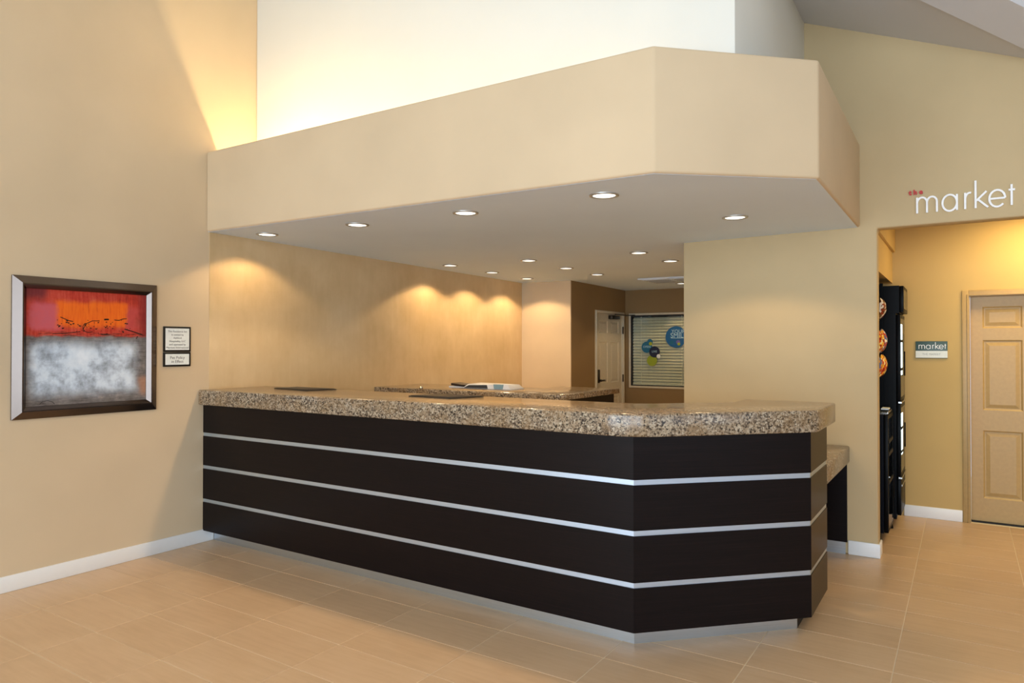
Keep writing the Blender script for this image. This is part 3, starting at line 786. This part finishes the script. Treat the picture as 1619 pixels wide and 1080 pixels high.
# ------------------------------------------------------------------ six-panel doors
def panel_door(b0, b1, z0, z1, to, rows_, cols_, mat, parent_name, parts_parent):
    """leaf as stile-and-rail slab with raised fields; to(u, z, h): u across, h out of the face"""
    leaf = B()
    def bx_(u0, u1, za, zb, h0, h1):
        leaf.add([to(u0, za, h0), to(u1, za, h0), to(u1, zb, h0), to(u0, zb, h0), to(u0, za, h1), to(u1, za, h1), to(u1, zb, h1), to(u0, zb, h1)],
                 [(0, 3, 2, 1), (4, 5, 6, 7), (0, 1, 5, 4), (1, 2, 6, 5), (2, 3, 7, 6), (3, 0, 4, 7)])
    bx_(b0, b1, z0, z1, -0.04, -0.012)
    us = sorted([b0, b1] + [c for q in cols_ for c in q]); zs = sorted([z0, z1] + [c for q in rows_ for c in q])
    for i in range(0, len(us), 2): bx_(us[i], us[i + 1], z0, z1, -0.012, 0)
    for i in range(0, len(zs), 2):
        for (ua, ub) in cols_: bx_(ua, ub, zs[i], zs[i + 1], -0.012, 0)
    lf = leaf.build('leaf', mat, parts_parent)
    for (ua, ub) in cols_:
        for (za, zb) in rows_:
            f = B(); m1, m2, m3 = 0.012, 0.02, 0.05
            ring = lambda d, h: [to(ua + d, za + d, h), to(ub - d, za + d, h), to(ub - d, zb - d, h), to(ua + d, zb - d, h)]
            vs = ring(0.0, 0.0) + ring(m1, -0.011) + ring(m2, -0.011) + ring(m3, -0.002)
            fs = []
            for k in range(3):
                for j in range(4): fs.append((k * 4 + j, k * 4 + (j + 1) % 4, k * 4 + 4 + (j + 1) % 4, k * 4 + 4 + j))
            fs.append((12, 13, 14, 15))
            f.add(vs, fs).build('panel', mat, lf)
    return lf

d1 = bpy.data.objects.new('door_1', None); C.objects.link(d1); d1.location = (0.45, YK, 0); LOC['door_1'] = (0.45, YK, 0); struct(d1, 'tan six-panel door at the back of the market alcove')
toA = lambda u, z, h: (u, YK + 0.085 - h, z)
panel_door(0.048, 0.887, 0.012, 1.995, toA, [(0.215, 0.812), (0.992, 1.610), (1.716, 1.905)], [(0.138, 0.424), (0.511, 0.797)], 'trim_tan', 'door_1', d1)
# casing and jamb
cz = B()
def casing(b_, u0, u1, zt, to_, wd=0.058):
    for (a, b, c, d_) in ((u0 - wd, u0, 0, zt + wd), (u1, u1 + wd, 0, zt + wd), (u0, u1, zt, zt + wd)):
        for (i0, i1, h) in ((0, 1, 0.014),):
            b_.add([to_(a, c, 0), to_(b, c, 0), to_(b, d_, 0), to_(a, d_, 0), to_(a, c, h), to_(b, c, h), to_(b, d_, h), to_(a, d_, h)],
                   [(0, 3, 2, 1), (4, 5, 6, 7), (0, 1, 5, 4), (1, 2, 6, 5), (2, 3, 7, 6), (3, 0, 4, 7)])
toC = lambda u, z, h: (u, YK - h, z)
casing(cz, 0.036, 0.899, 2.000, toC, 0.050)
cz.box(0.022, 0.036, YK - 0.020, YK, 0, 2.014); cz.box(0.899, 0.913, YK - 0.020, YK, 0, 2.014); cz.box(0.036, 0.899, YK - 0.020, YK, 2.000, 2.014)
cz.build('casing', 'trim_tan', d1, bevel=0.003)
B().box(0.030, 0.046, YK, YK + 0.13, 0, 2.003).box(0.889, 0.905, YK, YK + 0.13, 0, 2.003).box(0.046, 0.889, YK, YK + 0.13, 1.996, 2.004).build('jamb', 'trim_tan', d1)
B().box(0.046, 0.889, YK + 0.06, YK + 0.13, 0.0, 0.012).build('threshold', 'black_matt', d1)
kn = B().lathe((0.83, YK + 0.085, 0.95), [(0.03, 0), (0.03, -0.008), (0.012, -0.012), (0.012, -0.04), (0.028, -0.05), (0.028, -0.07), (0.01, -0.08)], 20, axis='y')
kn.build('knob', 'chrome', d1, smooth=True)

d2 = bpy.data.objects.new('door_2', None); C.objects.link(d2); d2.location = (XF, 9.3, 0); LOC['door_2'] = (XF, 9.3, 0); struct(d2, 'cream six-panel door with lever lock in the passage behind the desk')
toB = lambda u, z, h: (XF - 0.02 + h, u, z)
panel_door(8.875, 9.745, 0.012, 2.030, toB, [(0.22, 0.82), (1.03, 1.62), (1.75, 1.93)], [(8.975, 9.26), (9.36, 9.645)], 'door_cream', 'door_2', d2)
cz = B(); toD = lambda u, z, h: (XF + h, u, z)
casing(cz, 8.862, 9.757, 2.036, toD, 0.032)
cz.build('casing', 'door_cream', d2, bevel=0.003)
B().box(XF - 0.14, XF, 8.80, 8.873, 0, 2.07).box(XF - 0.14, XF, 9.747, 9.80, 0, 2.07).box(XF - 0.14, XF, 8.873, 9.747, 2.032, 2.07).build('jamb', 'door_cream', d2)
lk = B().box(XF - 0.019, XF + 0.012, 8.895, 8.945, 1.04, 1.23).build('lock_plate', 'dark_metal', d2, bevel=0.004)
lv = B().lathe((XF + 0.012, 8.92, 1.075), [(0.016, 0), (0.016, 0.04)], 14, axis='x').box(XF + 0.035, XF + 0.055, 8.91, 9.03, 1.064, 1.086)
lv.build('lever_handle', 'dark_metal', d2, bevel=0.004)
for zz in (0.25, 1.08, 1.80):
    B().lathe((XF + 0.004, 9.75, zz), [(0.011, -0.055), (0.011, 0.055)], 10).build('hinge', 'dark_metal', d2)
cl = B().box(XF - 0.018, XF + 0.045, 9.28, 9.56, 1.955, 2.01)
cl.build('door_closer', 'dark_metal', d2, bevel=0.006)
B().box(XF + 0.02, XF + 0.04, 9.42, 9.90 - 0.08, 2.020, 2.034).box(XF + 0.02, XF + 0.17, 9.79, 9.82, 2.020, 2.034).build('closer_arm', 'dark_metal', d2)

# ------------------------------------------------------------------ office window with blinds
w1 = bpy.data.objects.new('window_1', None); C.objects.link(w1); w1.location = (-3.5, YG, 1.0); LOC['window_1'] = (-3.5, YG, 1.0); struct(w1, 'office window with closed cream slat blinds behind the desk')
tw = 0.030
B().box(WX0 - tw, WX0, YG - 0.012, YG + 0.1, WZ0 - tw, WZ1 + tw).box(WX1, WX1 + tw, YG - 0.012, YG + 0.1, WZ0 - tw, WZ1 + tw)\
   .box(WX0, WX1, YG - 0.012, YG + 0.1, WZ1, WZ1 + tw).box(WX0, WX1, YG - 0.012, YG + 0.1, WZ0 - tw, WZ0).build('window_frame', 'door_cream', w1, bevel=0.003)
B().box(WX0, WX0 + 0.012, YG + 0.0, YG + 0.03, WZ0, WZ1).box(WX1 - 0.012, WX1, YG, YG + 0.03, WZ0, WZ1).box(WX0 + 0.012, WX1 - 0.012, YG, YG + 0.03, WZ1 - 0.014, WZ1).box(WX0 + 0.012, WX1 - 0.012, YG, YG + 0.03, WZ0, WZ0 + 0.014).build('gasket', 'black_matt', w1)
B().box(WX0 + 0.012, WX1 - 0.012, YG + 0.014, YG + 0.018, WZ0 + 0.014, WZ1 - 0.014).build('pane', 'glass', w1)
ns = 23; dz = (WZ1 - WZ0 - 0.06) / ns
sl0 = None
for i in range(ns):
    z = WZ0 + 0.03 + (i + 0.5) * dz
    if sl0 is None:
        xa, xb = WX0 + 0.02, WX1 - 0.02
        pr_ = [(0.034, -0.46), (0.044, -0.15), (0.056, 0.16), (0.070, 0.44)]
        vs = []
        for th in (0.0, 0.0022):
            for (yy, q) in pr_: vs += [(xa, YG + yy, z + q * dz - th), (xb, YG + yy, z + q * dz - th)]
        fs = [(2 * i_, 2 * i_ + 1, 2 * i_ + 3, 2 * i_ + 2) for i_ in range(3)] + [(8 + 2 * i_, 8 + 2 * i_ + 2, 8 + 2 * i_ + 3, 8 + 2 * i_ + 1) for i_ in range(3)]
        fs += [(0, 8, 9, 1), (6, 7, 15, 14), (0, 2, 4, 6, 14, 12, 10, 8), (1, 9, 11, 13, 15, 7, 5, 3)]
        sl0 = B().add(vs, fs).build('slat', 'slat', w1)
        z_first = z
    else:
        o = sl0.copy(); C.objects.link(o); o.parent = w1; o.location = (0, 0, z - z_first)
B().box(WX0 + 0.02, WX1 - 0.02, YG + 0.03, YG + 0.07, WZ0 + 0.008, WZ0 + 0.028).build('bottom_rail', 'slat', w1)
B().box(WX0 - 0.1, WX1 + 0.1, YG + 0.12, YG + 0.14, WZ0 - 0.1, WZ1 + 0.1).build('backing', 'window_dark', w1)
for xx in (-4.08, -3.45): B().box(xx - 0.003, xx + 0.003, YG + 0.031, YG + 0.034, WZ0 + 0.02, WZ1 - 0.02).build('cord', 'slat', w1)

# vinyl stickers on the glass
def disc(x, z, r, mat, name, parent, y): return B().lathe((x, y, z), [(r, 0), (r, -0.0012)], 40, axis='y').build(name, mat, parent)
yd = YG + 0.0138
s1 = thing('window_sticker', 'large round blue sticker with white lettering on the office window', 'sticker', (-3.52, yd, 1.70), 'stickers on the office window')
disc(-3.535, 1.695, 0.157, 'decal_blue', 'disc', s1, yd)
text_mesh('lettering', 'YOUR', 0.075, 'decal_print', s1, (-3.50, yd - 0.0016, 1.775), (1, 0, 0), (0, 0, 1), 0.0006)
text_mesh('lettering', 'SMILE', 0.10, 'decal_print', s1, (-3.495, yd - 0.0016, 1.715), (1, 0, 0), (0, 0, 1), 0.0006)
B().box(-3.61, -3.39, yd - 0.0019, yd - 0.0012, 1.676, 1.682).build('underline', 'decal_print', s1)
disc(-3.60, 1.615, 0.028, 'decal_teal', 'dot', s1, yd - 0.0012); disc(-3.50, 1.62, 0.030, 'decal_purple', 'dot', s1, yd - 0.0012); disc(-3.49, 1.592, 0.022, 'decal_green', 'dot', s1, yd - 0.0020)
st = thing('window_sticker', 'medium round teal sticker, left one in the cluster on the office window', 'sticker', (-3.982, yd, 1.54), 'stickers on the office window')
disc(-3.985, 1.545, 0.084, 'decal_teal', 'disc', st, yd)
text_mesh('lettering', 'OPEN', 0.045, 'decal_print', st, (-3.985, yd - 0.0016, 1.55), (1, 0, 0), (0, 0, 1), 0.0005)
tag(disc(-3.935, 1.625, 0.044, 'decal_teal', 'window_sticker', None, yd - 0.0014), 'small teal sticker at the top of the cluster on the office window', 'sticker', 'stickers on the office window')
tag(disc(-3.925, 1.598, 0.026, 'decal_green', 'window_sticker', None, yd - 0.0028), 'tiny green sticker overlapping the small teal one', 'sticker', 'stickers on the office window')
sn = thing('window_sticker', 'medium round navy sticker, right one in the cluster on the office window', 'sticker', (-3.862, yd, 1.47), 'stickers on the office window')
disc(-3.865, 1.475, 0.083, 'decal_navy', 'disc', sn, yd - 0.0014)
text_mesh('lettering', 'LIVE', 0.045, 'decal_print', sn, (-3.865, yd - 0.0030, 1.48), (1, 0, 0), (0, 0, 1), 0.0005)
tag(disc(-3.80, 1.412, 0.030, 'sign_white', 'window_sticker', None, yd - 0.0028), 'small round white sticker at the edge of the navy one', 'sticker', 'stickers on the office window')
tag(disc(-3.905, 1.345, 0.080, 'decal_green', 'window_sticker', None, yd), 'medium round lime green sticker at the bottom of the cluster', 'sticker', 'stickers on the office window')

# ceiling air vent and sprinkler
zv = ceil_z
vt = thing('air_vent', 'square white air vent in the ceiling in front of the blinds window', 'air vent', (-3.15, 8.6, zv(-3.15, 8.6)))
z = zv(-3.15, 8.6)
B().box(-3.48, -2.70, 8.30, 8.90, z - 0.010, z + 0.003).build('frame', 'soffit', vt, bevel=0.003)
for k in range(2):
    xa = -3.44 + k * 0.37
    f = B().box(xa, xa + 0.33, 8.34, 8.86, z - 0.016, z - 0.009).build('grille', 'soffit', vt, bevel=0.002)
    for j in range(6):
        B().box(xa + 0.02, xa + 0.31, 8.37 + j * 0.083, 8.40 + j * 0.083, z - 0.021, z - 0.015).build('blade', 'lens_trim', f)
spx, spy = -3.10, 9.0
s_ = thing('sprinkler', 'small sprinkler head hanging from the ceiling beside the air vent', 'sprinkler', (spx, spy, zv(spx, spy)))
B().lathe((spx, spy, zv(spx, spy)), [(0.03, 0.004), (0.03, -0.004), (0.010, -0.008), (0.009, -0.03)], 16).build('escutcheon', 'dark_metal', s_, smooth=True)
B().lathe((spx, spy, zv(spx, spy)), [(0.008, -0.03), (0.008, -0.05), (0.018, -0.052), (0.018, -0.055)], 16).build('deflector', 'dark_metal', s_)

# ------------------------------------------------------------------ coolers and snack rack in the market niche
def glass_door(parent, xf, y0, y1, z0, z1, fr=0.032, reflection=True, bars=()):
    """door in the plane x = xf facing +x"""
    d_ = B().box(xf - 0.03, xf, y0, y0 + fr, z0, z1).box(xf - 0.03, xf, y1 - fr, y1, z0, z1).box(xf - 0.03, xf, y0 + fr, y1 - fr, z0, z0 + fr).box(xf - 0.03, xf, y0 + fr, y1 - fr, z1 - fr, z1).build('door', 'black', parent, bevel=0.003)
    B().box(xf - 0.006, xf + 0.0006, y0 + fr, y1 - fr, z0 + fr, z1 - fr).build('pane', 'glass_cooler', d_)
    if reflection:
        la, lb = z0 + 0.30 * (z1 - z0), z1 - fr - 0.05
        B().box(xf + 0.0008, xf + 0.004, y0 + fr + 0.005, y0 + fr + 0.14, la, lb).build('reflection_strip', 'door_reflection', d_)  # glowing patch stands for a bright window mirrored in the glass
        B().box(xf + 0.0008, xf + 0.005, y0 + fr + 0.16, y0 + fr + 0.25, la - 0.01, lb - 0.08).build('reflection_upright', 'black', d_)  # dark upright stands for a mullion in that window reflection
    for zz in bars: B().box(xf + 0.0008, xf + 0.0052, y0 + fr, y0 + fr + (0.16 if reflection else 0.35), zz - 0.012, zz + 0.012).build('reflection_bar', 'black_matt', d_)  # dark bars imitate glazing bars of a window reflected in the door
    if z1 - z0 > 0.4: B().box(xf, xf + 0.006, y1 - fr + 0.008, y1 - fr + 0.024, z0 + 0.2, z0 + 0.42).build('handle', 'black', d_, bevel=0.002)
    return d_
def carcass(parent, x0, x1, y0, y1, z0, z1, mat='black'):
    t = 0.025
    b_ = B().box(x0, x1, y0, y0 + t, z0, z1).box(x0, x1, y1 - t, y1, z0, z1).box(x0, x1, y0 + t, y1 - t, z0, z0 + t).box(x0, x1, y0 + t, y1 - t, z1 - t, z1).box(x0, x0 + t, y0 + t, y1 - t, z0 + t, z1 - t)
    return b_.build('body', mat, parent)
tc = thing('beverage_cooler', 'tall black drinks cooler with stacked glass doors at the back of the niche', 'cooler', (-0.85, 7.0, 0))
carcass(tc, -1.24, -0.485, 6.735, 7.235, 0.10, 1.835)
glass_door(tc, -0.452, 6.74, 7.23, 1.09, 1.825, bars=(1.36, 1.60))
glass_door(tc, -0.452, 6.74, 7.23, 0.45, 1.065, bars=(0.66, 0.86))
dr = B().box(-0.482, -0.452, 6.74, 7.23, 0.125, 0.43).build('drawer', 'black', tc, bevel=0.004)
B().box(-0.452, -0.446, 6.80, 7.17, 0.36, 0.375).build('handle', 'chrome', dr)
for zz in (1.078, 0.44): B().box(-0.47, -0.444, 6.74, 7.23, zz - 0.006, zz + 0.006).build('metal_strip', 'chrome', tc)
for xx in (-1.18, -0.54):
    for yy in (6.79, 7.18): B().lathe((xx, yy, 0), [(0.025, 0), (0.02, 0.03), (0.02, 0.10)], 10).build('foot', 'black', tc)
tp = thing('display_cabinet', 'small black glass-fronted cabinet on top of the tall drinks cooler', 'cabinet', (-0.8, 6.99, 1.8355))
carcass(tp, -1.15, -0.46, 6.755, 7.235, 1.8365, 2.072)
glass_door(tp, -0.428, 6.758, 7.232, 1.845, 2.068, 0.03, reflection=False)
lc = thing('low_cooler', 'low navy cooler with a glass door just inside the market opening', 'cooler', (-0.85, 6.42, 0))
carcass(lc, -1.22, -0.535, 6.19, 6.66, 0.085, 1.015, 'navy')
glass_door(lc, -0.503, 6.195, 6.655, 0.09, 1.01, reflection=False, bars=(0.48, 0.70, 0.80))
for xx in (-1.16, -0.58):
    for yy in (6.24, 6.61): B().lathe((xx, yy, 0), [(0.025, 0), (0.02, 0.03), (0.02, 0.085)], 10).build('foot', 'black', lc)
rk = thing('snack_rack', 'black open snack rack standing on the low cooler', 'rack', (-0.85, 6.42, 1.016))
B().box(-1.15, -0.60, 6.185, 6.20, 1.016, 2.09).build('side_panel', 'black', rk)
B().box(-1.15, -0.575, 6.665, 6.68, 1.016, 2.09).build('side_panel', 'black', rk)
B().box(-1.15, -1.135, 6.20, 6.665, 1.016, 2.09).build('back_panel', 'black_matt', rk)
shz = [1.016, 1.29, 1.49, 1.77, 2.075]
for zz in shz: B().box(-1.135, -0.60, 6.20, 6.665, zz, zz + 0.012).build('shelf', 'black_matt', rk)
def bag(y, z, w_, h_, m_, lab, xo=-0.62):
    b_ = B(); nu, nv = 9, 10; vs = []
    for side_ in (1, -1):
        for j in range(nv + 1):
            for i in range(nu + 1):
                u, v = i / nu, j / nv
                fat = 0.045 * (math.sin(PI * u) ** 0.6) * (math.sin(PI * min(1, max(0, v))) ** 0.6)
                cr = 0.004 * math.sin(u * 23 + v * 9)
                vs.append((xo + side_ * (fat + cr * fat * 12) + 0.03 * v * 0.4, y + (u - 0.5) * w_ * (1 - 0.06 * math.sin(PI * v)), z + v * h_))
    N_ = (nu + 1) * (nv + 1); fs = []
    for s2 in (0, 1):
        for j in range(nv):
            for i in range(nu):
                q = [s2 * N_ + j * (nu + 1) + i, s2 * N_ + j * (nu + 1) + i + 1, s2 * N_ + (j + 1) * (nu + 1) + i + 1, s2 * N_ + (j + 1) * (nu + 1) + i]
                fs.append(tuple(q if s2 == 0 else reversed(q)))
    o = b_.add(vs, fs).build('snack_bag', m_, smooth=True)
    return tag(o, lab, 'snack bag', 'snack bags in the market rack')
SM = [snack('snack print orange', SN[0], 0.3), snack('snack print yellow', SN[1], 1.7), snack('snack print brown', SN[2], 2.9)]
bag(6.55, 1.302, 0.19, 0.185, SM[0], 'orange and yellow snack bag on the lowest visible rack shelf', -0.585)
bag(6.33, 1.302, 0.19, 0.175, SM[1], 'yellow snack bag at the front of the lowest visible rack shelf', -0.60)
bag(6.55, 1.502, 0.19, 0.195, SM[1], 'white, blue and orange snack bag on the middle rack shelf', -0.585)
bag(6.33, 1.502, 0.18, 0.18, SM[0], 'orange snack bag at the front of the middle rack shelf', -0.585)
bag(6.50, 1.782, 0.16, 0.17, SM[2], 'dark red snack bag on the upper rack shelf', -0.585)
tr = thing('metal_tray', 'small shiny metal tray on the edge of the low cooler', 'tray', (-0.54, 6.42, 1.016))
B().box(-0.585, -0.508, 6.26, 6.60, 1.0165, 1.020).box(-0.585, -0.580, 6.26, 6.60, 1.020, 1.034).box(-0.513, -0.508, 6.26, 6.60, 1.020, 1.034).build('pan', 'chrome', tr)
B().box(-0.575, -0.52, 6.46, 6.59, 1.034, 1.046).build('card_stack', 'sign_white', tr)
# housing of the market alcove's ceiling lamp
hl = thing('ceiling_lamp', 'flat rectangular lamp on the ceiling of the market alcove', 'ceiling light', (0.75, 6.85, 2.705))
B().box(0.27, 1.23, 6.62, 7.08, 2.715, 2.7495).build('housing', 'white_plastic', hl, bevel=0.006)
B().box(0.29, 1.21, 6.64, 7.06, 2.704, 2.715).build('diffuser', 'lens', hl)
